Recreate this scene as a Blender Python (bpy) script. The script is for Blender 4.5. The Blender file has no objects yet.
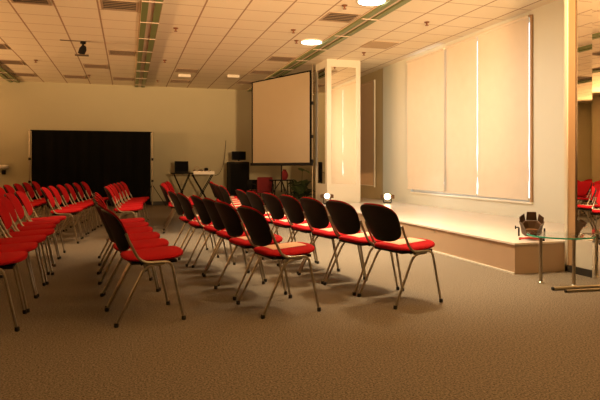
import bpy, bmesh, math, random
from mathutils import Vector, Matrix
random.seed(7)
PI = math.pi
SC = bpy.context.scene
COL = SC.collection

# ------------------------------------------------------------------ room numbers (metres)
CEIL = 3.44          # ceiling height
BACK = 17.17         # back wall
RIGHT = 5.76         # right wall
LEFT = -7.5
FRONT = -4.0
STAGE_Z = 0.32

# ------------------------------------------------------------------ materials
def new_mat(name):
    m = bpy.data.materials.new(name); m.use_nodes = True
    nt = m.node_tree; b = nt.nodes['Principled BSDF']
    return m, nt, b

def plain(name, col, rough=0.6, metal=0.0, noise=0.0, nscale=20.0, bump=0.0, bscale=200.0, spec=0.5, sheen=0.0):
    m, nt, b = new_mat(name)
    b.inputs['Base Color'].default_value = (*col, 1)
    b.inputs['Roughness'].default_value = rough
    b.inputs['Metallic'].default_value = metal
    b.inputs['Specular IOR Level'].default_value = spec
    if sheen: b.inputs['Sheen Weight'].default_value = sheen
    tc = nt.nodes.new('ShaderNodeTexCoord')
    if noise:
        n = nt.nodes.new('ShaderNodeTexNoise'); n.inputs['Scale'].default_value = nscale; n.inputs['Detail'].default_value = 4
        nt.links.new(tc.outputs['Object'], n.inputs['Vector'])
        mx = nt.nodes.new('ShaderNodeMix'); mx.data_type = 'RGBA'
        mx.inputs['A'].default_value = (*[c*(1-noise) for c in col], 1)
        mx.inputs['B'].default_value = (*[min(1, c*(1+noise)) for c in col], 1)
        nt.links.new(n.outputs['Fac'], mx.inputs['Factor'])
        nt.links.new(mx.outputs['Result'], b.inputs['Base Color'])
    if bump:
        n2 = nt.nodes.new('ShaderNodeTexNoise'); n2.inputs['Scale'].default_value = bscale; n2.inputs['Detail'].default_value = 2
        nt.links.new(tc.outputs['Object'], n2.inputs['Vector'])
        bp = nt.nodes.new('ShaderNodeBump'); bp.inputs['Strength'].default_value = bump; bp.inputs['Distance'].default_value = 0.01
        nt.links.new(n2.outputs['Fac'], bp.inputs['Height'])
        nt.links.new(bp.outputs['Normal'], b.inputs['Normal'])
    return m

def emit(name, col, strength):
    m, nt, b = new_mat(name)
    b.inputs['Base Color'].default_value = (*col, 1)
    b.inputs['Emission Color'].default_value = (*col, 1)
    b.inputs['Emission Strength'].default_value = strength
    return m

def math_node(nt, op, a, b=None):
    n = nt.nodes.new('ShaderNodeMath'); n.operation = op
    for i, v in enumerate((a, b)):
        if v is None: continue
        if isinstance(v, (int, float)): n.inputs[i].default_value = v
        else: nt.links.new(v, n.inputs[i])
    return n.outputs[0]

def ceiling_mat():
    # 0.6 m mineral tiles in a metal grid; runs of five tiles between the slots
    m, nt, b = new_mat('ceiling_tiles')
    tc = nt.nodes.new('ShaderNodeTexCoord'); sp = nt.nodes.new('ShaderNodeSeparateXYZ')
    nt.links.new(tc.outputs['Object'], sp.inputs[0])
    x = math_node(nt, 'SUBTRACT', sp.outputs['X'], 0.466)
    x = math_node(nt, 'FLOORED_MODULO', x, 3.282)
    xm = math_node(nt, 'FLOORED_MODULO', x, 0.6)
    xd = math_node(nt, 'MINIMUM', xm, math_node(nt, 'SUBTRACT', 0.6, xm))
    lx = math_node(nt, 'LESS_THAN', xd, 0.013)
    ym = math_node(nt, 'FLOORED_MODULO', sp.outputs['Y'], 0.6)
    yd = math_node(nt, 'MINIMUM', ym, math_node(nt, 'SUBTRACT', 0.6, ym))
    ly = math_node(nt, 'LESS_THAN', yd, 0.011)
    n = nt.nodes.new('ShaderNodeTexNoise'); n.inputs['Scale'].default_value = 60; n.inputs['Detail'].default_value = 3
    nt.links.new(tc.outputs['Object'], n.inputs['Vector'])
    base = nt.nodes.new('ShaderNodeMix'); base.data_type = 'RGBA'
    base.inputs['A'].default_value = (.70, .62, .46, 1); base.inputs['B'].default_value = (.78, .70, .54, 1)
    nt.links.new(n.outputs['Fac'], base.inputs['Factor'])
    my = nt.nodes.new('ShaderNodeMix'); my.data_type = 'RGBA'; my.inputs['B'].default_value = (.46, .34, .22, 1)
    nt.links.new(ly, my.inputs['Factor']); nt.links.new(base.outputs['Result'], my.inputs['A'])
    mxx = nt.nodes.new('ShaderNodeMix'); mxx.data_type = 'RGBA'; mxx.inputs['B'].default_value = (.34, .22, .13, 1)
    nt.links.new(lx, mxx.inputs['Factor']); nt.links.new(my.outputs['Result'], mxx.inputs['A'])
    nt.links.new(mxx.outputs['Result'], b.inputs['Base Color'])
    b.inputs['Roughness'].default_value = .85
    return m

def carpet_mat():
    m, nt, b = new_mat('carpet')
    tc = nt.nodes.new('ShaderNodeTexCoord')
    n1 = nt.nodes.new('ShaderNodeTexNoise'); n1.inputs['Scale'].default_value = 90; n1.inputs['Detail'].default_value = 5; n1.inputs['Roughness'].default_value = .75
    n2 = nt.nodes.new('ShaderNodeTexNoise'); n2.inputs['Scale'].default_value = 1.1; n2.inputs['Detail'].default_value = 4
    for n in (n1, n2): nt.links.new(tc.outputs['Object'], n.inputs['Vector'])
    r = nt.nodes.new('ShaderNodeValToRGB')
    r.color_ramp.elements[0].position = .36; r.color_ramp.elements[0].color = (.050, .041, .032, 1)
    r.color_ramp.elements[1].position = .68; r.color_ramp.elements[1].color = (.33, .275, .205, 1)
    nt.links.new(n1.outputs['Fac'], r.inputs['Fac'])
    mx = nt.nodes.new('ShaderNodeMix'); mx.data_type = 'RGBA'; mx.blend_type = 'MULTIPLY'; mx.inputs['Factor'].default_value = .35
    nt.links.new(r.outputs['Color'], mx.inputs['A']); nt.links.new(n2.outputs['Color'], mx.inputs['B'])
    nt.links.new(r.outputs['Color'], b.inputs['Base Color'])
    b.inputs['Roughness'].default_value = .95; b.inputs['Specular IOR Level'].default_value = .15
    bp = nt.nodes.new('ShaderNodeBump'); bp.inputs['Strength'].default_value = .6; bp.inputs['Distance'].default_value = .01
    nt.links.new(n1.outputs['Fac'], bp.inputs['Height']); nt.links.new(bp.outputs['Normal'], b.inputs['Normal'])
    return m

M = {}
M['ceiling'] = ceiling_mat()
M['carpet'] = carpet_mat()
M['wall_tan'] = plain('wall_tan_paint', (.42, .39, .26), .8, noise=.05, nscale=1.5, bump=.05)
M['wall_cream'] = plain('wall_cream_paint', (.64, .67, .60), .7, noise=.03, nscale=1.2, bump=.04)
M['wall_olive'] = plain('wall_olive_stretch', (.46, .38, .22), .7, noise=.04, nscale=1.5, bump=.04)
M['cream_frame'] = plain('cream_lacquer', (.62, .60, .51), .45)
M['stage_top'] = plain('stage_laminate', (.68, .61, .54), .22, noise=.03, nscale=3)
M['stage_side'] = plain('stage_front_board', (.42, .30, .20), .5, noise=.05, nscale=4)
M['dark_trim'] = plain('dark_skirting', (.03, .026, .022), .5)
M['mirror'] = plain('mirror_glass', (.95, .92, .84), .015, metal=1.0)
M['bronze'] = plain('bronze_edge', (.10, .065, .035), .4, metal=.4)
M['brown_edge'] = plain('brown_edge', (.42, .27, .14), .45)
M['blind'] = plain('blind_fabric', (.68, .63, .54), .8, noise=.05, nscale=5, bump=.12, bscale=25)
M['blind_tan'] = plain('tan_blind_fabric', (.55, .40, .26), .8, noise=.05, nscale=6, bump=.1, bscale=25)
M['sill'] = plain('window_sill_white', (.78, .78, .70), .4)
M['day'] = emit('daylight_glass', (.92, .97, 1.0), 1.3)
M['red'] = plain('red_upholstery', (.40, .009, .013), .85, noise=.10, nscale=30, bump=.2, bscale=350, spec=.08)
M['black_plastic'] = plain('black_plastic', (.010, .009, .007), .55, bump=.1, bscale=300, spec=.2)
M['tube'] = plain('satin_steel_tube', (.40, .35, .27), .33, metal=1.0)
M['rubber'] = plain('black_rubber', (.01, .01, .01), .6)
M['paper'] = plain('salmon_paper', (.70, .46, .31), .7)
M['black_cloth'] = plain('black_cloth', (.0045, .0045, .004), .95, noise=.2, nscale=3, bump=.1, bscale=4, spec=.05)
M['black_metal'] = plain('black_metal', (.007, .0065, .006), .6, spec=.12)
M['pole'] = plain('stand_pole_steel', (.30, .25, .17), .4, metal=.8)
M['screen'] = plain('projection_fabric', (.31, .255, .17), .85, noise=.03, nscale=4)
M['green'] = plain('green_slot_paint', (.16, .20, .075), .5)
M['slot_mid'] = plain('slot_middle', (.72, .58, .46), .6)
M['vent_white'] = plain('vent_white', (.66, .56, .44), .5)
M['vent_brown'] = plain('vent_blade_brown', (.22, .15, .09), .6)
M['vent_frame'] = plain('vent_frame_tan', (.36, .26, .17), .6)
M['vent_dark'] = plain('vent_duct_dark', (.03, .02, .012), .8)
M['vent_tan'] = plain('vent_tan_grille', (.40, .30, .19), .6)
M['white_plastic'] = plain('white_plastic', (.80, .76, .68), .4)
M['brass'] = plain('sprinkler_brass', (.22, .09, .04), .4, metal=.6)
M['lamp_on'] = emit('lamp_diffuser_lit', (1.0, .90, .68), 7.0)
M['flood_on'] = emit('flood_lens_lit', (1.0, .74, .34), 14.0)
M['flood_on_small'] = emit('flood_lens_lit_pale', (1.0, .90, .66), 5.0)
M['lamp_brown'] = plain('lamp_housing_brown', (.10, .055, .028), .35, metal=.5)
M['lamp_inner'] = plain('lamp_reflector_tan', (.36, .20, .09), .35, metal=.7)
M['strap_red'] = plain('cable_red', (.55, .03, .02), .5)
M['strap_white'] = plain('cable_white', (.75, .70, .62), .5)
M['teal_edge'] = plain('glass_edge_teal', (.05, .42, .30), .2)
M['dark_red'] = plain('dark_red_fabric', (.17, .007, .010), .8, noise=.1, nscale=20)
M['leaf'] = plain('plant_leaf', (.030, .048, .014), .5, noise=.3, nscale=14)
M['leaf_light'] = plain('plant_leaf_light', (.07, .12, .035), .5, noise=.2, nscale=14)
M['pot'] = plain('plant_pot', (.10, .06, .035), .6)
M['speaker'] = plain('speaker_cabinet', (.011, .010, .008), .8, bump=.1, spec=.15)
M['grille'] = plain('speaker_grille', (.006, .006, .005), .95, spec=.1, bump=.4, bscale=120)
M['lcd'] = plain('dark_display', (.005, .005, .006), .8, spec=.05)

def glass_mat():
    m, nt, b = new_mat('table_glass')
    out = nt.nodes['Material Output']
    tr = nt.nodes.new('ShaderNodeBsdfTransparent'); tr.inputs[0].default_value = (.975, .99, .98, 1)
    gl = nt.nodes.new('ShaderNodeBsdfGlossy'); gl.inputs['Roughness'].default_value = .02
    fr = nt.nodes.new('ShaderNodeFresnel'); fr.inputs['IOR'].default_value = 1.45
    mx = nt.nodes.new('ShaderNodeMixShader')
    nt.links.new(math_node(nt, 'MULTIPLY', fr.outputs[0], .45), mx.inputs[0]); nt.links.new(tr.outputs[0], mx.inputs[1]); nt.links.new(gl.outputs[0], mx.inputs[2])
    nt.links.new(mx.outputs[0], out.inputs['Surface'])
    return m
M['glass'] = glass_mat()

# ------------------------------------------------------------------ mesh helpers
class MB:
    def __init__(s): s.v = []; s.f = []; s.mi = []; s.mats = []; s.cur = 0
    def mat(s, m):
        if m not in s.mats: s.mats.append(m)
        s.cur = s.mats.index(m); return s
    def add(s, verts, faces):
        o = len(s.v); s.v += [tuple(v) for v in verts]
        for f in faces: s.f.append(tuple(i+o for i in f)); s.mi.append(s.cur)
        return s
    def box(s, x0, x1, y0, y1, z0, z1, mx=None):
        vs = [Vector((x, y, z)) for x in (x0, x1) for y in (y0, y1) for z in (z0, z1)]
        if mx is not None: vs = [mx @ v for v in vs]
        return s.add(vs, [(0,1,3,2),(4,6,7,5),(0,4,5,1),(2,3,7,6),(0,2,6,4),(1,5,7,3)])
    def tube(s, pts, r, n=8, caps=True):
        pts = [Vector(p) for p in pts]; rings = []
        t0 = (pts[1]-pts[0]).normalized()
        up = Vector((0,0,1)) if abs(t0.z) < .9 else Vector((0,1,0))
        nrm = (up - t0*up.dot(t0)).normalized()
        for i, p in enumerate(pts):
            if i == 0: t = t0
            elif i == len(pts)-1: t = (pts[i]-pts[i-1]).normalized()
            else: t = ((pts[i]-pts[i-1]).normalized()+(pts[i+1]-pts[i]).normalized()).normalized()
            nrm = (nrm - t*nrm.dot(t)).normalized(); bn = t.cross(nrm)
            rr = r[i] if isinstance(r, (list, tuple)) else r
            rings.append([p + nrm*math.cos(2*PI*k/n)*rr + bn*math.sin(2*PI*k/n)*rr for k in range(n)])
        vs = [v for g in rings for v in g]; fs = []
        for i in range(len(pts)-1):
            for k in range(n):
                a, b = i*n+k, i*n+(k+1) % n
                fs.append((a, b, b+n, a+n))
        if caps:
            fs.append(tuple(range(n-1, -1, -1))); fs.append(tuple((len(pts)-1)*n+k for k in range(n)))
        return s.add(vs, fs)
    def lathe(s, prof, c=(0,0,0), n=24, mx=None):
        vs = []; fs = []
        for (r, z) in prof:
            for k in range(n):
                v = Vector((r*math.cos(2*PI*k/n), r*math.sin(2*PI*k/n), z))
                if mx is not None: v = mx @ v
                vs.append(v + Vector(c))
        for i in range(len(prof)-1):
            for k in range(n):
                a, b = i*n+k, i*n+(k+1) % n
                fs.append((a, b, b+n, a+n))
        fs.append(tuple(range(n-1, -1, -1))); fs.append(tuple((len(prof)-1)*n+k for k in range(n)))
        return s.add(vs, fs)
    def build(s, name, mat=None, parent=None, smooth=False, bevel=0.0):
        me = bpy.data.meshes.new(name)
        me.from_pydata(s.v, [], s.f)
        ms = s.mats if s.mats else [mat]
        for m in ms: me.materials.append(m)
        if s.mats: me.polygons.foreach_set('material_index', s.mi)
        bm = bmesh.new(); bm.from_mesh(me)
        bmesh.ops.recalc_face_normals(bm, faces=bm.faces)
        bm.to_mesh(me); bm.free()
        if smooth:
            me.polygons.foreach_set('use_smooth', [True]*len(me.polygons))
            me.set_sharp_from_angle(angle=math.radians(40))
        me.update()
        o = bpy.data.objects.new(name, me); COL.objects.link(o)
        if parent is not None: o.parent = parent
        if bevel:
            b = o.modifiers.new('bevel', 'BEVEL'); b.width = bevel; b.segments = 2; b.limit_method = 'ANGLE'
        return o

def fillet(pts, rad, n=6):
    pts = [Vector(p) for p in pts]; out = [pts[0]]
    for i in range(1, len(pts)-1):
        a, b, c = pts[i-1], pts[i], pts[i+1]
        d1 = (a-b); d2 = (c-b)
        r = min(rad if not isinstance(rad, (list, tuple)) else rad[i-1], d1.length*.48, d2.length*.48)
        p, q = b+d1.normalized()*r, b+d2.normalized()*r
        for k in range(n+1):
            t = k/n
            out.append(p*(1-t)**2 + b*2*t*(1-t) + q*t*t)
    out.append(pts[-1]); return out

def tag(o, label, cat, group=None):
    o['label'] = label; o['category'] = cat
    if group: o['group'] = group
    return o
def thing(name, label, cat, loc=(0,0,0), rz=0.0, group=None):
    o = bpy.data.objects.new(name, None); COL.objects.link(o)
    o.empty_display_size = .1
    o.location = loc; o.rotation_euler = (0, 0, rz)
    return tag(o, label, cat, group)
def struct(o):
    o['kind'] = 'structure'; return o
def copy_tree(o, parent=None):
    c = o.copy(); COL.objects.link(c)
    if parent is not None: c.parent = parent
    for ch in list(o.children): copy_tree(ch, c)
    return c

# ------------------------------------------------------------------ the room
struct(MB().box(LEFT-.2, RIGHT+.2, FRONT-.2, BACK+.2, -.1, 0).build('floor', M['carpet']))
struct(MB().box(LEFT-.2, RIGHT+.2, FRONT-.2, BACK+.2, CEIL, CEIL+.1).build('ceiling', M['ceiling']))
struct(MB().box(LEFT-.2, RIGHT+.2, BACK, BACK+.2, 0, CEIL).build('wall_back', M['wall_tan']))
struct(MB().box(LEFT-.2, LEFT, FRONT, BACK, 0, CEIL).build('wall_left', M['wall_tan']))
struct(MB().box(LEFT-.2, RIGHT+.2, FRONT-.2, FRONT, 0, CEIL).build('wall_front', M['wall_tan']))
WB = 12.38
# right wall: cream plaster, with the window opening behind the blinds, and a darker olive tone towards the back
WY0, WY1, WZ0, WZ1 = 7.18, 10.98, .58, 3.34
w = MB().mat(M['wall_cream'])
w.box(RIGHT, RIGHT+.2, FRONT, WY0, 0, CEIL); w.box(RIGHT, RIGHT+.2, WY1, WB, 0, CEIL)
w.box(RIGHT, RIGHT+.2, WY0, WY1, 0, WZ0); w.box(RIGHT, RIGHT+.2, WY0, WY1, WZ1, CEIL)
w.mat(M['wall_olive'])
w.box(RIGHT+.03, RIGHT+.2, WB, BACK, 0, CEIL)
struct(w.build('wall_right'))
struct(MB().box(LEFT, RIGHT, BACK-.015, BACK, 0, .10).build('baseboard_back', M['dark_trim']))
struct(MB().box(LEFT, LEFT+.015, FRONT, BACK-.015, 0, .10).build('baseboard_left', M['dark_trim']))
struct(MB().box(RIGHT-.015, RIGHT, FRONT, 4.0, 0, .10).build('baseboard_right', M['dark_trim']))
# window behind the blinds
wf = MB()
wf.box(RIGHT+.06, RIGHT+.12, WY0, WY0+.05, WZ0, WZ1); wf.box(RIGHT+.06, RIGHT+.12, WY1-.05, WY1, WZ0, WZ1)
wf.box(RIGHT+.06, RIGHT+.12, WY0+.05, WY1-.05, WZ0, WZ0+.05); wf.box(RIGHT+.06, RIGHT+.12, WY0+.05, WY1-.05, WZ1-.05, WZ1)
win = struct(wf.build('window_1', M['sill']))
MB().box(RIGHT+.085, RIGHT+.095, WY0+.05, WY1-.05, WZ0+.05, WZ1-.05).build('pane', M['day'], win)
MB().box(RIGHT-.03, RIGHT+.06, WY0-.03, WY1-.02, WZ0-.03, WZ0).build('window_sill', M['sill'], win)

# ceiling slots: two green channels with a tile-coloured middle and pale clips across
def slot(name, x0):
    base = MB().box(x0, x0+.282, FRONT, BACK-.02, CEIL-.012, CEIL).build(name, M['slot_mid'])
    struct(base)
    for xa in (x0+.005, x0+.187):
        MB().box(xa, xa+.09, FRONT, BACK-.02, CEIL-.045, CEIL-.012).build('channel', M['green'], base)
    y = 7.0
    while y < BACK-.4:
        MB().box(x0-.004, x0+.286, y, y+.035, CEIL-.052, CEIL-.045).build('clip', M['slot_mid'], base)
        y += 1.2
slot('trim_1', -3.098); slot('trim_2', .184); slot('trim_3', 3.466)

# ------------------------------------------------------------------ mirror pillars
def pillar(name, label, x0, x1, y0, y1, fw, z0m, z1m, faces, jamb='cream_frame'):
    t = thing(name, label, 'pillar', ((x0+x1)/2, (y0+y1)/2, 0))
    cx, cy = (x0+x1)/2, (y0+y1)/2
    X0, X1, Y0, Y1 = x0-cx, x1-cx, y0-cy, y1-cy
    MB().box(X0+.02, X1-.02, Y0+.02, Y1-.02, 0, CEIL).build('core', M['cream_frame'], t)
    if 'left' in faces:
        f = MB()
        f.mat(M[jamb])
        f.box(X0, X0+.02, Y0+.02, Y0+fw, 0, CEIL); f.box(X0, X0+.02, Y1-fw, Y1, 0, CEIL)
        f.mat(M['cream_frame'])
        f.box(X0, X0+.02, Y0+fw, Y1-fw, 0, z0m); f.box(X0, X0+.02, Y0+fw, Y1-fw, z1m, CEIL)
        f.build('frame', M['cream_frame'], t)
        m = MB().box(X0+.012, X0+.02, Y0+fw, Y1-fw, z0m, z1m).build('mirror_panel', M['mirror'], t)
        e = MB()
        e.box(X0+.004, X0+.012, Y0+fw, Y0+fw+.012, z0m, z1m); e.box(X0+.004, X0+.012, Y1-fw-.012, Y1-fw, z0m, z1m)
        e.build('edge_strip', M['bronze'], m)
    if 'front' in faces:
        f = MB()
        f.box(X0, X0+fw*.85, Y0, Y0+.02, 0, CEIL); f.box(X1-fw*.85, X1, Y0, Y0+.02, 0, CEIL)
        f.box(X0+fw*.85, X1-fw*.85, Y0, Y0+.02, 0, z0m); f.box(X0+fw*.85, X1-fw*.85, Y0, Y0+.02, z1m, CEIL)
        f.build('frame', M['cream_frame'], t)
        MB().box(X0+fw*.85, X1-fw*.85, Y0+.012, Y0+.02, z0m, z1m).build('mirror_panel', M['mirror'], t)
    return t
pillar('mirror_pillar', 'square cream pillar with mirror panels standing at the far end of the stage', 4.12, 4.90, 11.70, 12.48, .12, .73, 3.28, ('left', 'front'))
p2 = pillar('mirror_pillar', 'brown-edged mirror pillar at the right edge behind the glass table', 4.42, 5.20, 4.20, 4.98, .13, .36, 3.40, ('left',), 'brown_edge')
MB().box(-.402, -.39, .355, .395, 0, CEIL).build('corner_strip', M['cream_frame'], p2)
sk = MB(); sk.box(-.402, -.39, -.37, .39, 0, .075); sk.build('skirting', M['dark_trim'], p2)
# full-height mirror leaf standing in front of the pillar, cut by the picture's edge
t = thing('mirror_leaf', 'tall frameless mirror leaf reaching the floor, cut by the right edge', 'mirror', (4.385, 4.30, 0), math.radians(4))
MB().box(-.012, .0, -.42, .255, .0, CEIL-.02).build('mirror_panel', M['mirror'], t)
MB().box(.0, .012, -.42, .255, .0, CEIL-.02).build('backing', M['bronze'], t)

# ------------------------------------------------------------------ stage
st = thing('stage', 'low cream stage platform with a glossy top along the right wall', 'stage', (0, 0, 0))
SX0, SY0, SY1 = 3.80, 4.995, 14.5
sd = MB().box(SX0, RIGHT-.002, SY0, 11.66, 0, STAGE_Z-.02); sd.box(4.93, RIGHT-.002, 11.66, SY1, 0, STAGE_Z-.02)
sd.build('platform_side', M['stage_side'], st)
tp = MB().box(SX0-.012, RIGHT-.002, SY0-.012, 11.66, STAGE_Z-.02, STAGE_Z); tp.box(4.93, RIGHT-.002, 11.66, SY1, STAGE_Z-.02, STAGE_Z)
tp.build('platform_top', M['stage_top'], st)
MB().box(SX0-.014, SX0, SY0, 11.66, 0, .016).build('base_strip', M['cream_frame'], st)
for y in (5.4, 6.6, 7.8, 9.0, 10.2):
    MB().lathe([(.012, 0), (.012, .004)], c=(0, 0, 0), n=10, mx=Matrix.Translation((SX0-.004, y, .26)) @ Matrix.Rotation(PI/2, 4, 'Y')).build('screw_cap', M['tube'], st)

# ------------------------------------------------------------------ roller blinds
def blind(label, y0, y1, z0, z1, x, mat, frame=False):
    t = thing('roller_blind', label, 'blind', (x, (y0+y1)/2, 0))
    h = (y1-y0)/2
    nz, ny = 34, 8
    vs = []; fs = []
    for i in range(nz+1):
        z = z0+.02+(z1-z0-.06)*i/nz
        for j in range(ny+1):
            y = -h + 2*h*j/ny
            dx = .007*math.sin(z*9+y*2)*max(0, 1-(z-z0)/1.9) + .0045*math.sin(z*23+3*y)*max(0, 1-(z-z0)/1.2)
            vs.append((dx, y, z))
    k = len(vs)
    vs += [(a+.003, b, c) for a, b, c in vs]
    for i in range(nz):
        for j in range(ny):
            a = i*(ny+1)+j
            fs.append((a, a+1, a+ny+2, a+ny+1)); fs.append((k+a, k+a+ny+1, k+a+ny+2, k+a+1))
    MB().add(vs, fs).build('fabric', mat, t, smooth=True)
    MB().tube([(.0, -h-.01, z1-.02), (.0, h+.01, z1-.02)], .025, 12).build('roller', mat, t, smooth=True)
    MB().tube([(.0, -h, z0+.012), (.0, h, z0+.012)], .012, 8).build('bottom_bar', M['cream_frame'] if frame else mat, t, smooth=True)
    if frame:
        MB().box(-.02, .01, -h-.07, -h-.03, z0-.02, z1).build('side_rail', M['cream_frame'], t)
    return t
bx = RIGHT-.04
blind('cream roller blind with the raised hem, farther left of the three by the stage', 9.50, 10.97, .632, 3.34, bx-.052, M['blind'])
blind('cream roller blind in the middle of the three by the stage', 8.524, 9.60, .61, 3.36, bx, M['blind'])
blind('cream roller blind nearest the mirror pillar at the right', 7.20, 8.50, .60, 3.37, bx, M['blind'])
MB_ = MB().box(-.03, .0, -.02, .02, .0, 2.78)
o = MB_.build('blind_side_rail', M['brown_edge']); o.location = (RIGHT-.002, 7.165, .58)
tag(o, 'narrow brown side rail at the right end of the stage blinds', 'rail')
blind('dim tan roller blind on the olive wall beside the far mirror pillar', 12.86, 13.95, .63, 3.22, RIGHT-.02, M['blind_tan'], True)

# ------------------------------------------------------------------ the stacking chair
def superellipse(n, a, b, k):
    out = []
    for i in range(k):
        t = 2*PI*i/k; c, s = math.cos(t), math.sin(t)
        out.append((a*math.copysign(abs(c)**(2/n), c), b*math.copysign(abs(s)**(2/n), s)))
    return out

def seat_z(x, y):
    # height of the seat's upper surface before the edge rounding
    u = (x-.045)/.215
    z = .480 + .014*u - .020*min(1.2, abs(y)/.23)**2.6
    if u > .5: z -= .012*(u-.5)**2
    return z
def make_seat(parent):
    N = 48; rings = [1, .985, .94, .84, .6, .3]; drop = [.016, .008, .002, 0, 0, 0]
    ol = []
    for k in range(N):
        t = 2*PI*k/N; c, sn = math.cos(t), math.sin(t)
        n = 2.9 if c > 0 else 3.6
        ol.append((.218*math.copysign(abs(c)**(2/n), c), .230*math.copysign(abs(sn)**(2/n), sn)))
    def shp(x, y): return (x, y*(1-.08*max(0, -x/.215)))
    m = MB(); vs = []; fs = []
    for r, d in zip(rings, drop):
        for x, y in ol:
            x2, y2 = shp(x*r, y*r); vs.append((x2+.055, y2, seat_z(x2+.055, y2)-d))
    for i in range(len(rings)-1):
        for k in range(N):
            a, b = i*N+k, i*N+(k+1) % N; fs.append((a, b, b+N, a+N))
    top_c = len(vs); vs.append((.055, 0, seat_z(.055, 0)))
    for k in range(N): fs.append(((len(rings)-1)*N+k, (len(rings)-1)*N+(k+1) % N, top_c))
    b0 = len(vs)
    for r, d in ((.985, 0), (.93, .006)):
        for x, y in ol:
            x2, y2 = shp(x*r, y*r)
            vs.append((x2+.055, y2, .437 - d + .016*max(0, x2/.2)))
    for k in range(N):
        fs.append((k, b0+k, b0+(k+1) % N, (k+1) % N)); fs.append((b0+k, b0+N+k, b0+N+(k+1) % N, b0+(k+1) % N))
    fs.append(tuple(b0+N+k for k in range(N)))
    return m.add(vs, fs).build('seat', M['red'], parent, smooth=True)

BZ0, BZ1 = .495, .80
def back_pt(u, v, off):
    # u -1..1 across, v -1..1 up; off = distance in front of the shell line
    z = (BZ0+BZ1)/2 + v*(BZ1-BZ0)/2
    t = (v+1)/2
    w = .200 + .060*t; y = u*w
    lean = -.110 - .112*t - .015*t*t
    x = lean - .062*(1-u*u) + off
    z -= .018*u*u*t
    return (x, y, z + off*.3)
def back_outline(k):
    out = []
    for i in range(k):
        t = 2*PI*i/k; c, s = math.cos(t), math.sin(t)
        n = 3.5 if s > 0 else 3.2
        out.append((math.copysign(abs(c)**(2/n), c), math.copysign(abs(s)**(2/n), s)))
    return out
def shell_layer(offs_front, offs_back, scale, name, mat, parent):
    N = 44; ol = back_outline(N)
    vs = []; fs = []
    lay = [(scale*.55, offs_front), (scale*.86, offs_front), (scale*.97, offs_front-.25*(offs_front-offs_back)), (scale, (offs_front+offs_back)/2), (scale*.97, offs_back+.15*(offs_front-offs_back)), (scale*.86, offs_back), (scale*.55, offs_back)]
    for r, o in lay:
        for u, v in ol: vs.append(back_pt(u*r*(.92 if 'cushion' in name else 1), v*r*(1.012 if 'cushion' in name else 1), o))
    for i in range(len(lay)-1):
        for k in range(N):
            a, b = i*N+k, i*N+(k+1) % N; fs.append((a, b, b+N, a+N))
    c0 = len(vs); vs.append(back_pt(0, 0, offs_front)); c1 = len(vs); vs.append(back_pt(0, 0, offs_back))
    for k in range(N):
        fs.append((k, c0, (k+1) % N)); j = (len(lay)-1)*N; fs.append((j+k, j+(k+1) % N, c1))
    return MB().add(vs, fs).build(name, mat, parent, smooth=True)

def make_chair():
    t = thing('stacking_chair', 'x', 'chair')
    make_seat(t)
    MB().box(-.12, .20, -.18, .18, .408, .428).build('seat_pan', M['black_plastic'], t)
    b = shell_layer(.010, -.012, .99, 'backrest', M['black_plastic'], t)
    shell_layer(.027, .009, 1.0, 'back_cushion', M['red'], b)
    for s in (-1, 1):
        y = s*.236
        # long tube: upright of the back, under the seat, down to the front foot
        p = fillet([(-.172, s*.243, .64), (-.150, s*.241, .585), (-.070, y, .426), (.145, y, .426), (.230, s*.244, .018)], [.10, .07, .05], 6)
        fr = MB().tube(p, .0100, 8).build('side_frame', M['tube'], t, smooth=True)
        MB().lathe([(.014, 0), (.016, .006), (.015, .028)], c=(.233, s*.2442, 0), n=12).build('foot_cap', M['rubber'], fr, smooth=True)
        q = fillet([(.10, s*.222, .412), (-.035, s*.222, .400), (-.232, s*.243, .018)], [.06], 6)
        lg = MB().tube(q, .0100, 8).build('leg', M['tube'], t, smooth=True)
        MB().lathe([(.014, 0), (.016, .006), (.015, .028)], c=(-.235, s*.2435, 0), n=12).build('foot_cap', M['rubber'], lg, smooth=True)
        MB().tube([(-.06, s*.234, .424), (-.06, s*.215, .412)], .008, 6).build('bracket', M['black_metal'], fr)
    for x in (.07, -.01):
        MB().tube([(x, -.228, .408), (x, .228, .408)], .010, 8).build('crossbar', M['tube'], t, smooth=True)
    return t

proto = make_chair(); used = False
leaf_proto = None
ORD = ['nearest the camera', 'second from camera', 'third from camera', 'fourth from camera', 'fifth from camera', 'sixth from camera', 'seventh from camera', 'eighth from camera']
def sheet_mesh():
    vs = []; fs = []
    nx, ny = 8, 6
    for i in range(nx+1):
        for j in range(ny+1):
            x = -.085+.285*i/nx; y = -.105+.21*j/ny
            vs.append((x, y, seat_z(x, y)+.0015))
    k = len(vs); vs += [(a, b, c+.002) for a, b, c in vs]
    for i in range(nx):
        for j in range(ny):
            a = i*(ny+1)+j
            fs.append((a, a+1, a+ny+2, a+ny+1)); fs.append((k+a, k+a+ny+1, k+a+ny+2, k+a+1))
    return MB().add(vs, fs).build('paper_sheet', M['paper'])
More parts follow.
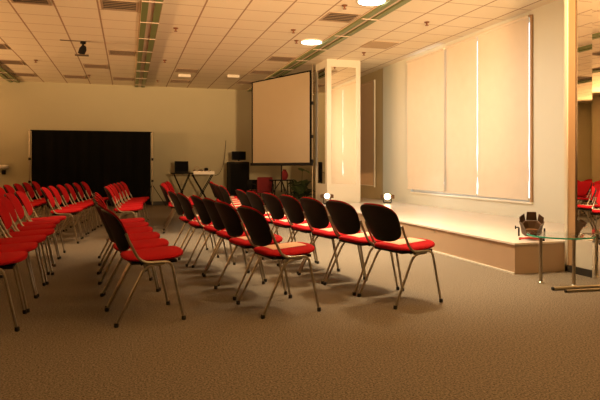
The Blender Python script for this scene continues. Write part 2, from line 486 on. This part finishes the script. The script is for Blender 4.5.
# each row is an arc round the stage: rear feet at x = xm + (y-ym)^2 / 2R
ROWS = [
    ('row closest to stage', 1.36, 9.0, 19.9, [('front block', [4.06+.53*k for k in range(7)], [.02, .02, .03, .04, .04, .02, .02]), ('rear block', [8.88+.55*k for k in range(6)], [.11]*6)], True),
    ('second row from stage', .46, 8.7, 22.3, [('front block', [4.08, 4.71, 5.30, 5.85, 6.42, 7.10], [0, .02, .08, .09, .06, .06]), ('rear block', [9.7+.55*k for k in range(5)], [.08]*5)], True),
    ('third row from stage', -.43, 8.7, 30.0, [('front block', [4.14, 4.67, 5.2, 5.73, 6.27, 6.82], [0, 0, .03, .05, .07, .08]), ('rear block', [8.95, 9.5, 10.05, 10.6, 11.15, 11.85], [.15]*6)], False),
    ('fourth row from stage', -1.25, 7.0, 55.0, [('front block', [4.19+.535*k for k in range(7)], [0, 0, .03, .05, .0, .0, 0]), ('rear block', [8.80, 9.4, 10.0, 10.6, 11.25, 11.95], [.05, .06, .08, .1, .13, .17])], False),
    ('last row from stage', -1.98, 8.0, 80.0, [('rear block', [9.0, 9.65, 10.3, 11.0, 11.75, 12.5], [.03]*6)], False),
]
for rname, xm, ym, R, blocks, papers in ROWS:
    for bname, ys, dxs in blocks:
        for i, y in enumerate(ys):
            yc = y+.265
            x = xm + (yc-ym)**2/(2*R) + .235 + dxs[i] + random.uniform(-.012, .012)
            ang = -math.atan((yc-ym)/R) + random.uniform(-.02, .02)
            c = copy_tree(proto) if used else proto
            used = True
            c.location = (x, yc, 0); c.rotation_euler = (0, 0, ang)
            look = 'red chair with black-backed rest' if papers else 'red cushioned steel-legged chair'
            tag(c, f'{look}, {ORD[i]} in {bname}, {rname}', 'chair', f'red chairs, {rname}, {bname}')
            if papers:
                if leaf_proto is None: leaf_proto = sheet_mesh(); s = leaf_proto
                else: s = leaf_proto.copy(); COL.objects.link(s)
                s.location = (x, yc, 0); s.rotation_euler = (0, 0, ang + random.uniform(-.02, .02))
                tag(s, f'salmon sheet on seat {ORD[i]} in {bname}, {rname}', 'sheet of paper', f'sheets on the seats, {rname}, {bname}')

# ------------------------------------------------------------------ glass table and floor base at the right
t = thing('glass_table', 'low round glass table with green edge and steel legs at stage corner', 'table', (4.02, 4.60, 0))
R_ = .305
MB().lathe([(R_-.004, .432), (R_-.004, .446)], n=64).build('table_top', M['glass'], t)
ed = MB(); n = 40; vs = []; fs = []
for k in range(n+1):
    a = math.radians(138+184*k/n)      # tinted strip round the room side of the edge
    for r, z in ((R_-.004, .432), (R_, .432), (R_, .446), (R_-.004, .446)): vs.append((r*math.cos(a), r*math.sin(a), z))
for k in range(n):
    a, b = 4*k, 4*(k+1)
    for q in range(4): fs.append((a+q, b+q, b+(q+1) % 4, a+(q+1) % 4))
fs.append((0, 1, 2, 3)); fs.append((4*n, 4*n+3, 4*n+2, 4*n+1))
ed.add(vs, fs).build('glass_edge', M['teal_edge'], t)
for (x, y) in ((-.267, -.047), (-.077, -.26), (.183, .025)):
    lg = MB().tube([(x, y, .012), (x, y, .425)], .016, 12).build('leg', M['tube'], t, smooth=True)
    MB().lathe([(.024, 0), (.024, .008), (.017, .014)], c=(x, y, 0), n=16).build('foot', M['tube'], lg)
    MB().lathe([(.026, .424), (.026, .432)], c=(x, y, 0), n=16).build('fixing_disc', M['tube'], lg)
t = thing('steel_tube_base', 'pair of steel tubes with black ends lying on carpet by table', 'metal base', (3.66, 4.14, 0), math.radians(-5))
for dy, r, x0 in ((.10, .016, -.035), (0, .013, .02)):
    tb = MB().tube([(x0, dy, r), (.62, dy, r)], r, 14).build('tube', M['pole'], t, smooth=True)
    MB().tube([(x0-.014, dy, r), (x0, dy, r)], r*.98, 14).build('end_cap', M['rubber'], tb, smooth=True)
MB().box(.50, .53, .0, .10, .008, .022).build('cross_plate', M['black_metal'], t)

# ------------------------------------------------------------------ stage lamps
def yoke(parent, hw, zc, zb, mat):
    y = MB()
    y.tube(fillet([(-hw, 0, zc), (-hw, 0, zb), (hw, 0, zb), (hw, 0, zc)], .03, 5), .009, 8)
    return y.build('yoke', mat, parent, smooth=True)
# unlit barn-door lamp at the near corner of the stage
t = thing('barn_door_lamp', 'brown unlit lamp with open flaps on near corner of stage', 'lamp', (4.16, 5.19, STAGE_Z), math.radians(-38))
# local: faces -Y (towards the camera) and tilts upwards
tilt = Matrix.Translation((0, 0, .125)) @ Matrix.Rotation(math.radians(-66), 4, 'X')
hb = MB()
N = 6
def hx(r, d):   # hexagon in local XZ at depth d along -Y
    return [tilt @ Vector((r*math.cos(PI/3*k), -d, r*math.sin(PI/3*k))) for k in range(N)]
rings = [hx(.06, -.10), (hx(.10, -.07)), hx(.112, .02), hx(.116, .035)]
vs = [v for r in rings for v in r]; fs = []
for i in range(len(rings)-1):
    for k in range(N): fs.append((i*N+k, i*N+(k+1) % N, (i+1)*N+(k+1) % N, (i+1)*N+k))
fs.append(tuple(range(N)))
inner = hx(.10, .030); floor_ = hx(.055, -.03)
o0 = len(vs); vs += inner + floor_
for k in range(N):
    fs.append((3*N+k, 3*N+(k+1) % N, o0+(k+1) % N, o0+k))
hb.add(vs, fs).build('housing', M['lamp_brown'], t)
rf = MB(); vs = inner + floor_; fs = [(k, (k+1) % N, N+(k+1) % N, N+k) for k in range(N)] + [tuple(range(N, 2*N))]
rf.add(vs, fs).build('reflector', M['lamp_brown'], t)
for k, (op, ln, mt) in enumerate([(.12, .085, 'lamp_brown'), (.05, .10, 'lamp_brown'), (.12, .085, 'lamp_brown'), (.3, .055, 'lamp_brown'), (.8, .035, 'lamp_inner'), (.3, .055, 'lamp_brown')]):
    a0, a1 = PI/3*k, PI/3*(k+1)
    r0 = .116
    A = Vector((r0*math.cos(a0), -.037, r0*math.sin(a0))); B = Vector((r0*math.cos(a1), -.037, r0*math.sin(a1)))
    mid = (A+B)/2; out = Vector((mid.x, 0, mid.z)).normalized()
    d = out*math.sin(op)*ln + Vector((0, -1, 0))*math.cos(op)*ln
    A2 = A.lerp(B, .10)+d; B2 = A.lerp(B, .90)+d
    nn = (B-A).cross(d).normalized()*.004
    q = [A.lerp(B, .03), A.lerp(B, .97), B2, A2]
    vs = [tilt @ v for v in q] + [tilt @ (v+nn) for v in q]
    MB().add(vs, [(0,1,2,3),(4,7,6,5),(0,4,5,1),(1,5,6,2),(2,6,7,3),(3,7,4,0)]).build('flap', M[mt], t)
yoke(t, .128, .125, .012, M['black_metal'])
for s in (-1,):
    k = MB(); k.tube([(s*.128, 0, .125), (s*.155, 0, .125)], .007, 8); k.tube([(s*.155, 0, .125), (s*.168, 0, .125)], .019, 10)
    k.build('tilt_knob', M['black_metal'], t, smooth=True)
MB().box(-.128, -.108, -.08, .08, 0, .012).build('foot', M['black_metal'], t)
MB().box(.108, .128, -.08, .08, 0, .012).build('foot', M['black_metal'], t)
MB().tube(fillet([(-.12, -.09, .012), (-.03, -.10, .03), (.05, -.085, .014), (.11, -.10, .03)], .03, 5), .007, 6).build('red_cable', M['strap_red'], t, smooth=True)
MB().tube(fillet([(-.13, -.07, .030), (-.06, -.09, .035), (.0, -.08, .04), (.12, -.075, .03)], .03, 5), .008, 6).build('white_cable', M['strap_white'], t, smooth=True)

def flood(label, loc, rz, rad, mat, zc=.15):
    t = thing('stage_flood_lamp', label, 'lamp', loc, rz)
    T = Matrix.Translation((0, 0, zc)) @ Matrix.Rotation(math.radians(80), 4, 'X')   # axis along -Y
    MB().lathe([(.03, -.15), (rad*.75, -.13), (rad*1.02, -.03), (rad*1.10, .0), (rad*1.10, .012), (rad*1.0, .012)], n=24, mx=T).build('housing', M['lamp_brown'], t, smooth=True)
    MB().lathe([(rad*.98, .008), (rad*.9, .018), (.01, .024)], n=24, mx=T).build('lens', mat, t, smooth=True)
    yoke(t, rad*1.2, zc, .012, M['black_metal'])
    MB().box(-rad*1.1, rad*1.1, -.06, .06, 0, .012).build('foot', M['black_metal'], t)
    for s, op in ((1, .9), (-1, 1.1)):
        c = Vector((s*rad*1.12, -.015, zc)); d = Vector((s*math.sin(op), -math.cos(op), 0))*.085
        vs = [c+Vector((0, 0, -rad*.7)), c+Vector((0, 0, rad*.7)), c+d+Vector((0, 0, rad*.55)), c+d+Vector((0, 0, -rad*.55))]
        vs += [v+Vector((0, .004, 0)) for v in vs]
        MB().add(vs, [(0,1,2,3),(4,7,6,5),(0,4,5,1),(1,5,6,2),(2,6,7,3),(3,7,4,0)]).build('flap', M['lamp_brown'], t)
    return t
flood('lit amber floodlight on stage against the right wall, beside the olive stretch', (5.36, 11.3, STAGE_Z), math.radians(-22), .072, M['flood_on'], .14)
flood('lit pale floodlight at the left foot of the far mirror pillar', (4.00, 11.35, STAGE_Z), math.radians(-20), .062, M['flood_on_small'], .17)

# ------------------------------------------------------------------ projection screen on a tripod
a = Vector((3.0, 14.24, 0)); b = Vector((3.89, 12.10, 0))
mid = (a+b)/2; dv = (b-a); wd = dv.length; rz = math.atan2(dv.y, dv.x)
t = thing('projection_screen', 'large tan tripod projection screen with black border left of far pillar', 'projection screen', (mid.x, mid.y, 0), rz)
h = wd/2; Z0, Z1 = 1.15, 3.25
sc = MB(); vs = []; fs = []
for i in range(13):
    for j in range(2):
        u = -1+2*i/12
        vs.append((u*(h-.05), .0, (Z0+.05) if j == 0 else (Z1-.03)))
k = len(vs); vs += [(x, y+.004, z) for x, y, z in vs]
for i in range(12):
    a_ = 2*i; fs.append((a_, a_+2, a_+3, a_+1)); fs.append((k+a_, k+a_+1, k+a_+3, k+a_+2))
sc.add(vs, fs).build('screen_fabric', M['screen'], t)
bd = MB(); bd.box(-h, -h+.05, -.003, .006, Z0, Z1); bd.box(h-.05, h, -.003, .006, Z0, Z1); bd.box(-h+.05, h-.05, -.003, .006, Z1-.03, Z1)
bd.build('black_border', M['black_cloth'], t)
MB().box(-h-.03, h+.03, -.03, .03, Z0-.02, Z0+.05).build('roller_case', M['black_metal'], t, bevel=.008)
MB().tube([(0, .06, .5), (0, .06, Z1+.03)], .016, 10).build('pole', M['black_metal'], t, smooth=True)
MB().tube([(0, -.01, Z1+.0), (0, .06, Z1+.02)], .012, 8).build('top_hook', M['black_metal'], t)
MB().tube([(0, .03, Z0), (0, .06, Z0+.0)], .02, 8).build('case_bracket', M['black_metal'], t)
for k in range(3):
    an = PI/2+.5+2*PI*k/3
    MB().tube([(.0, .06, .80), (.52*math.cos(an), .06+.52*math.sin(an), .012)], .011, 8).build('leg', M['black_metal'], t, smooth=True)
# slim pole with clips beside the pillar's left face
t = thing('slim_pole', 'slim dark pole with clips between projection screen and far pillar', 'pole', (3.97, 12.25, 0))
MB().tube([(0, 0, .01), (0, 0, 3.40)], .012, 8).build('tube', M['pole'], t, smooth=True)
for z in (1.2, 1.75, 2.5): MB().box(-.03, .02, -.02, .02, z, z+.07).build('clip', M['black_metal'], t)
MB().lathe([(.10, 0), (.10, .012)], n=16).build('base', M['black_metal'], t)

# ------------------------------------------------------------------ black backdrop
t = thing('backdrop', 'wide black cloth backdrop on two stands against back wall', 'backdrop', (-.92, 16.6, 0))
cl = MB(); vs = []; fs = []
nx = 60
for i in range(nx+1):
    x = -1.53+3.06*i/nx
    for z in (.05, .7, 1.4, 2.07):
        vs.append((x, .012*math.sin(i*1.1)*(1 if z < 2 else .2)+.008*math.sin(i*.37), z))
k = len(vs); vs += [(x, y+.006, z) for x, y, z in vs]
for i in range(nx):
    for j in range(3):
        q = 4*i+j; fs.append((q, q+4, q+5, q+1)); fs.append((k+q, k+q+1, k+q+5, k+q+4))
cl.add(vs, fs).build('cloth', M['black_cloth'], t, smooth=True)
MB().tube([(-1.60, .0, 2.075), (1.60, .0, 2.075)], .014, 8).build('crossbar', M['black_metal'], t, smooth=True)
for s in (-1, 1):
    p = MB().tube([(s*1.575, .0, .02), (s*1.575, .0, 2.09)], .020, 10).build('stand_pole', M['pole'], t, smooth=True)
    MB().box(s*1.575-.03, s*1.575+.03, -.03, .03, 1.28, 1.35).build('clamp', M['black_metal'], p)
    MB().box(s*1.575-.03, s*1.575+.03, -.03, .03, .68, .74).build('clamp', M['black_metal'], p)
    for k in range(3):
        an = (-PI/6 if s > 0 else PI+PI/6) + 2*PI*k/3
        L = .42
        MB().tube([(s*1.575, 0, .60), (s*1.575+L*math.cos(an), L*math.sin(an), .012)], .010, 6).build('leg', M['black_metal'], t, smooth=True)

# ------------------------------------------------------------------ equipment at the back wall
def x_stand(name, label, x, y, w, ztop, cross):
    t = thing(name, label, 'stand', (x, y, 0))
    for s in (-1, 1):
        for yy in (-.14, .14):
            MB().tube([(s*w*.52, yy, ztop-.02), (-s*w*.42, yy + .012*s, .014)], .013, 6).build('leg', M['black_metal'], t, smooth=True)
        MB().tube([(s*w*.52, -.2, ztop-.013), (s*w*.52, .2, ztop-.013)], .013, 6).build('top_bar', M['black_metal'], t, smooth=True)
        MB().tube([(s*w*.42, -.2, .013), (s*w*.42, .2, .013)], .013, 6).build('floor_bar', M['black_metal'], t, smooth=True)
    zc = ztop*cross
    MB().tube([(.0, -.17, zc), (.0, .17, zc)], .03, 10).build('pivot', M['black_metal'], t, smooth=True)
    return t
x_stand('folding_stand', 'black crossed-leg stand under the open laptop', 1.43, 16.2, .40, .91, .46)
x_stand('folding_stand', 'black crossed-leg stand under the pale keyboard', 2.0, 16.2, .52, .89, .46)
o = MB().box(-.30, .30, -.2, .2, 0, .03).build('stand_shelf', M['black_metal'], None, bevel=.006); o.location = (1.43, 16.2, .91)
tag(o, 'thin black board lying across the stand under the laptop', 'board')
t = thing('laptop', 'open black laptop on the stand near the back wall', 'laptop', (1.44, 16.2, .94))
MB().box(-.19, .19, -.13, .13, 0, .02).build('keyboard_base', M['black_metal'], t, bevel=.004)
lid = Matrix.Translation((0, .13, .02)) @ Matrix.Rotation(math.radians(-14), 4, 'X')
l = MB().box(-.19, .19, -.008, .008, 0, .31, mx=lid).build('lid', M['black_metal'], t)
MB().box(-.175, .175, -.0095, -.008, .02, .295, mx=lid).build('display', M['lcd'], l)
t = thing('keyboard_mixer', 'pale keyboard console on the second crossed-leg stand', 'console', (2.03, 16.2, .89))
MB().box(-.29, .29, -.15, .15, 0, .09).build('body', M['white_plastic'], t, bevel=.01)
for k in range(9): MB().box(-.25+.054*k, -.212+.054*k, -.12, .02, .09, .102).build('key_block', M['vent_tan' if k % 2 else 'white_plastic'], t)
for x in (-.012, .21):
    MB().tube([(x, .09, .09), (x, .09, .12)], .022, 10).build('knob', M['black_metal'], t, smooth=True)
o = MB().lathe([(.05, 0), (.06, .03), (.05, .09), (.02, .10)], n=16).build('small_speaker', M['black_metal'], None, smooth=True)
o.location = (2.12, 16.285, .98)
tag(o, 'small black rounded gadget standing on the pale keyboard console', 'gadget')
t = thing('headphones', 'grey loop of headphones propped on the pale keyboard console', 'headphones', (1.86, 16.30, .98))
MB().tube([(.07*math.cos(PI*k/10), 0, .04+.10*math.sin(PI*k/10)) for k in range(11)], .009, 6).build('band', M['vent_tan'], t, smooth=True)
for s in (-1, 1): MB().lathe([(.03, 0), (.035, .02), (.03, .045)], c=(s*.07, 0, .0), n=12).build('ear_cup', M['lamp_brown'], t, smooth=True)

t = thing('floor_speaker', 'tall black floor speaker against back wall, left of projection screen', 'speaker', (3.03, 16.3, 0))
MB().box(-.29, .29, -.25, .25, 0, 1.25).build('cabinet', M['speaker'], t, bevel=.03)
MB().box(-.26, .26, -.262, -.25, .08, 1.19).build('grille', M['grille'], t, bevel=.01)
MB().box(-.12, .10, -.2, -.02, 1.25, 1.262).build('top_plate', M['vent_tan'], t)
for s in (-1, 1): MB().box(s*.292-.004, s*.292+.004, -.08, .08, .80, .92).build('side_handle', M['black_metal'], t)
t = thing('small_monitor', 'small black monitor box on top of the tall floor speaker', 'monitor', (3.07, 16.40, 1.25))
MB().box(-.08, .08, -.06, .06, 0, .02).build('base', M['black_metal'], t)
MB().box(-.02, .02, -.02, .02, .02, .06).build('neck', M['black_metal'], t)
m_ = MB().box(-.20, .20, -.06, .06, .05, .30).build('casing', M['black_metal'], t, bevel=.012)
MB().box(-.18, .18, -.066, -.06, .07, .28).build('display', M['lcd'], m_)
# wire from the wall down to the console
o = MB().tube(fillet([(2.35, 16.1, .86), (2.55, 16.6, .90), (2.75, 17.0, 1.25), (2.82, 17.15, 1.9)], .3, 8), .007, 6).build('wall_cable', M['black_metal'], None, smooth=True)
tag(o, 'thin dark cable rising from the pale console to the back wall', 'cable')

# dark red chair behind the row, dark side table, vase
t = thing('red_armchair', 'dark red high-backed armchair under the projection screen', 'chair', (3.52, 15.0, 0), math.radians(8))
MB().box(-.22, .22, -.03, .03, .44, .83).build('backrest', M['dark_red'], t, bevel=.025)
MB().box(-.22, .22, .0, .44, .40, .47).build('seat', M['dark_red'], t, bevel=.025)
for s in (-1, 1):
    MB().tube(fillet([(s*.245, -.0, .42), (s*.245, .0, .64), (s*.245, .36, .64), (s*.245, .36, .42)], .05, 4), .014, 8).build('armrest', M['black_metal'], t, smooth=True)
    for yy in (0, .40): MB().tube([(s*.20, yy, .40), (s*.22, yy, .0)], .014, 8).build('leg', M['black_metal'], t, smooth=True)
t = thing('side_table', 'small thin black table under the projection screen', 'table', (3.93, 14.75, 0))
MB().box(-.30, .26, -.2, .2, .735, .765).build('table_top', M['black_metal'], t)
for s in (-.22, .18):
    for yy in (-.15, .15): MB().tube([(s, yy, .735), (s+(.05 if s > 0 else -.05), yy, .0)], .015, 8).build('leg', M['black_metal'], t, smooth=True)
o = MB().lathe([(.05, 0), (.085, .05), (.10, .12), (.08, .19), (.045, .24), (.05, .27)], n=20).build('vase', M['dark_red'], None, smooth=True)
o.location = (3.99, 14.72, .765)
tag(o, 'dark red rounded vase on the small black table', 'vase')
t = thing('metal_chair', 'dim black metal chair between floor speaker and red armchair', 'chair', (3.40, 15.9, 0))
MB().box(-.15, .15, .10, .13, .46, .74).build('backrest', M['black_metal'], t, bevel=.02)
MB().box(-.18, .18, -.22, .14, .42, .45).build('seat', M['black_metal'], t, bevel=.01)
for sx in (-.15, .15):
    for sy in (-.19, .115): MB().tube([(sx, sy, .0), (sx, sy, .46 if sy > 0 else .42)], .012, 8).build('leg', M['black_metal'], t, smooth=True)

# ------------------------------------------------------------------ pot plant
t = thing('potted_plant', 'dark bushy potted plant between projection screen and far pillar', 'plant', (4.0, 13.3, 0))
MB().lathe([(.12, 0), (.17, .30), (.18, .33), (.16, .33), (.15, .28)], n=20).build('pot', M['pot'], t, smooth=True)
fo = MB(); stm = MB()
def leaf(m, base, dirv, L, W, drop):
    d = Vector(dirv).normalized(); side = d.cross(Vector((0, 0, 1))).normalized(); up = side.cross(d)
    vs = []; fs = []
    K = 6
    for i in range(K+1):
        t_ = i/K; w_ = W*math.sin(PI*min(1, .12+.88*t_))**.8*(1-.2*t_)
        c = Vector(base)+d*L*t_ - Vector((0, 0, 1))*drop*t_*t_
        for s in (-1, 0, 1): vs.append(c+side*s*w_*.5 + up*(.02*abs(s)))
    k = len(vs); vs += [v+Vector((0, 0, -.004)) for v in vs]
    for i in range(K):
        for j in range(2):
            a = 3*i+j; fs.append((a, a+1, a+4, a+3)); fs.append((k+a, k+a+3, k+a+4, k+a+1))
    m.add(vs, fs)
fo.mat(M['leaf'])
for k in range(80):
    an = random.uniform(0, 2*PI); el = random.uniform(-.1, 1.2); r = random.uniform(.03, .20)
    bz = random.uniform(.36, .72)
    base = (r*math.cos(an), r*math.sin(an), bz)
    stm.tube([(0, 0, .27), (base[0]*.6, base[1]*.6, (.27+bz)/2), base], .005, 5)
    leaf(fo, base, (math.cos(an)*math.cos(el), math.sin(an)*math.cos(el), math.sin(el)), random.uniform(.16, .24), random.uniform(.15, .22), .08)
fo.mat(M['leaf_light'])
stm.tube([(0, 0, .27), (.02, -.05, .7), (.03, -.08, 1.0)], .006, 6)
leaf(fo, (.03, -.08, 1.0), (-.5, -.6, .3), .22, .17, .02); leaf(fo, (.03, -.08, 1.02), (.5, -.5, -.1), .20, .15, .05)
fo.build('foliage', None, t); stm.build('stem', M['leaf'], t)

# ------------------------------------------------------------------ little pale fitting at the left edge
t = thing('wall_lamp', 'small pale wall lamp at the left edge above the red chairs', 'lamp', (-3.22, BACK, 1.08))
MB().box(-.05, .05, -.03, 0, -.18, -.06).build('wall_plate', M['black_metal'], t)
MB().tube([(0, -.03, -.10), (0, -.14, -.05)], .012, 8).build('arm', M['black_metal'], t)
MB().lathe([(.03, -.05), (.14, -.03), (.16, .02), (.13, .06)], c=(0, -.17, .02), n=20).build('shade', M['white_plastic'], t, smooth=True)

# ------------------------------------------------------------------ ceiling fittings
def vent_proto():
    t = thing('ceiling_vent', 'x', 'vent')
    h = .26
    f = MB(); f.box(-h, h, -h, -h+.02, -.009, 0); f.box(-h, h, h-.03, h, -.009, 0); f.box(-h, -h+.03, -h+.03, h-.03, -.009, 0); f.box(h-.03, h, -h+.03, h-.03, -.009, 0)
    f.build('frame', M['vent_frame'], t)
    MB().box(-h+.03, h-.03, -h+.03, h-.03, -.003, 0).build('duct', M['vent_dark'], t)
    for k in range(5):
        y = -.18+.09*k
        mx = Matrix.Translation((0, y, -.0075)) @ Matrix.Rotation(math.radians(80), 4, 'X')
        MB().box(-h+.03, h-.03, -.0045, .0045, -.0015, .0015, mx=mx).build('slat', M['vent_brown'], t)
    return t
VL = [((-.116, 8.7), 'large slatted vent at the top, just left of middle green slot'),
      ((-1.316, 8.7), 'large slatted vent at the top left of the ceiling'),
      ((-.116, 12.3), 'slatted vent left of middle green slot, halfway to back wall'),
      ((-.716, 14.1), 'slatted vent right of the black ceiling spotlight, towards the back wall'),
      ((-.116, 15.9), 'slatted vent left of middle green slot, close to back wall'),
      ((1.366, 14.1), 'slatted vent beside the white box right of middle green slot'),
      ((1.366, 15.9), 'slatted vent right of middle green slot, close to back wall'),
      ((-2.516, 12.3), 'slatted vent cut by the left edge of the picture'),
      ((-2.516, 14.1), 'slatted vent near left edge, above the left green slot'),
      ((-2.516, 15.9), 'slatted vent at the far end of the left green slot'),
      ((-1.316, 15.9), 'slatted vent close to back wall above the black backdrop'),
      ((3.166, 8.4), 'slatted vent between the two lit ceiling lamps'),
      ((3.166, 12.0), 'slatted vent beyond the farther lit lamp, by right green slot'),
      ((3.166, 13.8), 'slatted vent halfway between farther lit lamp and back wall'),
      ((3.166, 15.6), 'slatted vent above the projection screen, close to back wall')]
vp = vent_proto()
for i, ((x, y), lab) in enumerate(VL):
    v = vp if i == 0 else copy_tree(vp)
    v.location = (x, y, CEIL); tag(v, lab, 'vent', 'slatted ceiling vents')
t = thing('ceiling_grille', 'flat tan square grille in the ceiling above far pillar and blinds', 'vent', (4.60, 10.06, CEIL))
f = MB(); f.box(-.28, .28, -.28, -.25, -.014, 0); f.box(-.28, .28, .25, .28, -.014, 0); f.box(-.28, -.25, -.25, .25, -.014, 0); f.box(.25, .28, -.25, .25, -.014, 0)
f.build('frame', M['vent_tan'], t)
MB().box(-.25, .25, -.25, .25, -.006, 0).build('mesh_plate', M['vent_tan'], t)
for k in range(12): MB().box(-.25, .25, -.235+.04*k, -.215+.04*k, -.012, -.006).build('slat', M['vent_tan'], t)
# lamps
for (x, y), lab in (((3.27, 10.15), 'bright round ceiling lamp, farther one, left of right green slot'), ((3.27, 7.4), 'bright round ceiling lamp cut by the top edge, by right green slot')):
    t = thing('ceiling_lamp', lab, 'lamp', (x, y, CEIL), group='lit ceiling lamps')
    MB().lathe([(.20, -.022), (.21, 0)], n=32).build('rim', M['white_plastic'], t, smooth=True)
    MB().lathe([(.12, -.040), (.185, -.030), (.192, -.018)], n=32).build('diffuser', M['lamp_on'], t, smooth=True)
# sprinklers / detectors
for (x, y), lab in (((.77, 9.84), 'ceiling sprinkler nearest, right of middle green slot'), ((.77, 12.85), 'ceiling sprinkler second along, right of middle green slot'), ((.77, 15.87), 'ceiling sprinkler farthest along, right of middle green slot'),
                    ((2.70, 9.39), 'reddish sprinkler to the left of the two lit ceiling lamps'), ((2.98, 10.16), 'dark detector touching the left of the farther lit lamp'), ((4.62, 8.27), 'small sprinkler above the stage, nearest'), ((4.62, 10.85), 'small sprinkler by the tan ceiling grille'),
                    ((3.0, 7.75), 'reddish sprinkler near the slatted vent between lit lamps'), ((-1.93, 13.66), 'tiny sprinkler left of the black ceiling spotlight'), ((-.95, 15.5), 'tiny dark detector near the back wall above backdrop')):
    t = thing('sprinkler', lab, 'sprinkler', (x, y, CEIL), group='ceiling sprinklers')
    MB().lathe([(.045, 0), (.035, -.015), (.015, -.02)], n=14).build('rosette', M['brass'], t, smooth=True)
    MB().lathe([(.012, -.02), (.012, -.05), (.030, -.052), (.030, -.058)], n=12).build('head', M['brass'], t, smooth=True)
for (x, y), lab in (((1.37, 14.72), 'small white box on the ceiling, right of middle green slot'), ((2.566, 14.45), 'small white box on the ceiling, left of projection screen')):
    t = thing('emergency_light', lab, 'light', (x, y, CEIL), group='white ceiling boxes')
    MB().box(-.15, .15, -.06, .06, -.07, 0).build('housing', M['white_plastic'], t, bevel=.012)
    MB().box(-.12, .12, -.062, -.06, -.055, -.015).build('lens', M['cream_frame'], t)
t = thing('ceiling_spotlight', 'black spotlight on a thin arm hanging from the ceiling at left', 'spotlight', (-.80, 11.35, CEIL))
MB().box(-.40, .06, -.012, .012, -.014, 0).build('arm', M['bronze'], t)
MB().lathe([(.05, -.012), (.05, -.05), (.02, -.06), (.02, -.10)], n=14).build('mount', M['black_metal'], t, smooth=True)
hm = Matrix.Translation((0, 0, -.15)) @ Matrix.Rotation(math.radians(20), 4, 'Y')
MB().lathe([(.06, -.10), (.065, .0), (.04, .06), (.01, .07)], n=16, mx=hm).build('head', M['black_metal'], t, smooth=True)
MB().box(-.14, .10, -.05, .05, -.275, -.255).build('visor', M['bronze'], t)

# ------------------------------------------------------------------ lights
def area(name, loc, target, size, power, col, sy=None):
    l = bpy.data.lights.new(name, 'AREA'); l.energy = power; l.color = col; l.size = size
    if sy: l.shape = 'RECTANGLE'; l.size_y = sy
    o = bpy.data.objects.new(name, l); COL.objects.link(o); o.location = loc
    o.rotation_euler = (Vector(target)-Vector(loc)).to_track_quat('-Z', 'Y').to_euler()
    return o
def spot(name, loc, target, power, col, ang, blend=.6, rad=.12):
    l = bpy.data.lights.new(name, 'SPOT'); l.energy = power; l.color = col; l.spot_size = math.radians(ang); l.spot_blend = blend; l.shadow_soft_size = rad
    o = bpy.data.objects.new(name, l); COL.objects.link(o); o.location = loc
    o.rotation_euler = (Vector(target)-Vector(loc)).to_track_quat('-Z', 'Y').to_euler()
    return o
ORANGE = (1.0, .60, .28); POOL = (1.0, .76, .47); WARM = (1.0, .87, .67)
# unseen fill spots added behind the camera, washing the far ceiling
for x, tx, p in ((2.2, 2.6, 2200), (-1.8, -1.0, 1500)):
    spot('ceiling_fill_far', (x, -2.6, 1.6), (tx, 4.0, 4.2), p, ORANGE, 50, .7, .25)
spot('ceiling_fill_near', (2.4, .8, 1.9), (3.2, 5.6, 3.9), 3700, ORANGE, 80, .8, .25)  # added unseen fill brightening the nearer ceiling
# added fill spots along the left wall, no fittings there, throwing up across the ceiling
for y, p in ((6.0, 700), (9.0, 1250), (12.0, 1250), (15.0, 800)):
    spot('ceiling_fill_left', (LEFT+.25, y, 2.0), (LEFT+3.2, y+.3, 4.0), p, (1.0, .52, .21), 100, .6, .15)
# downlights along the stage side of the room
for y, p in ((7.4, 320), (10.15, 200)):
    spot('downlight', (3.27, y, CEIL-.06), (4.2, y+.2, 0), p, WARM, 160, .8, .18)
for x, y, p, c in ((2.8, 5.6, 760, POOL), (2.5, 7.6, 760, POOL), (2.2, 9.8, 300, POOL), (.2, 8.4, 140, POOL), (-1.0, 9.0, 190, ORANGE)):  # added fill spots brightening the floor, without any ceiling fittings
    spot('floor_fill', (x, y, CEIL-.08), (x, y+.2, 0), p, c, 88, .8, .25)
# stage floods throw their light along the stage
spot('flood_beam', (5.0, 11.0, STAGE_Z+.22), (4.2, 6.5, .6), 40, WARM, 110, .9, .08)

# ------------------------------------------------------------------ world and camera
w = bpy.data.worlds.new('world'); SC.world = w; w.use_nodes = True
w.node_tree.nodes['Background'].inputs[0].default_value = (.9, .7, .5, 1)
w.node_tree.nodes['Background'].inputs[1].default_value = .02
cam = bpy.data.cameras.new('camera'); co = bpy.data.objects.new('camera', cam); COL.objects.link(co)
co.location = (0, 0, 1.10)
co.rotation_euler = (PI/2, 0, -math.atan(172/573))
cam.sensor_fit = 'HORIZONTAL'; cam.sensor_width = 36; cam.lens = 36*573/600
cam.shift_y = -(200-167)/600
cam.clip_start = .05; cam.clip_end = 100
SC.camera = co
SC.view_settings.view_transform = 'Standard'; SC.view_settings.look = 'None'
SC.view_settings.exposure = 0; SC.view_settings.gamma = 1
SC.view_settings.use_curve_mapping = False
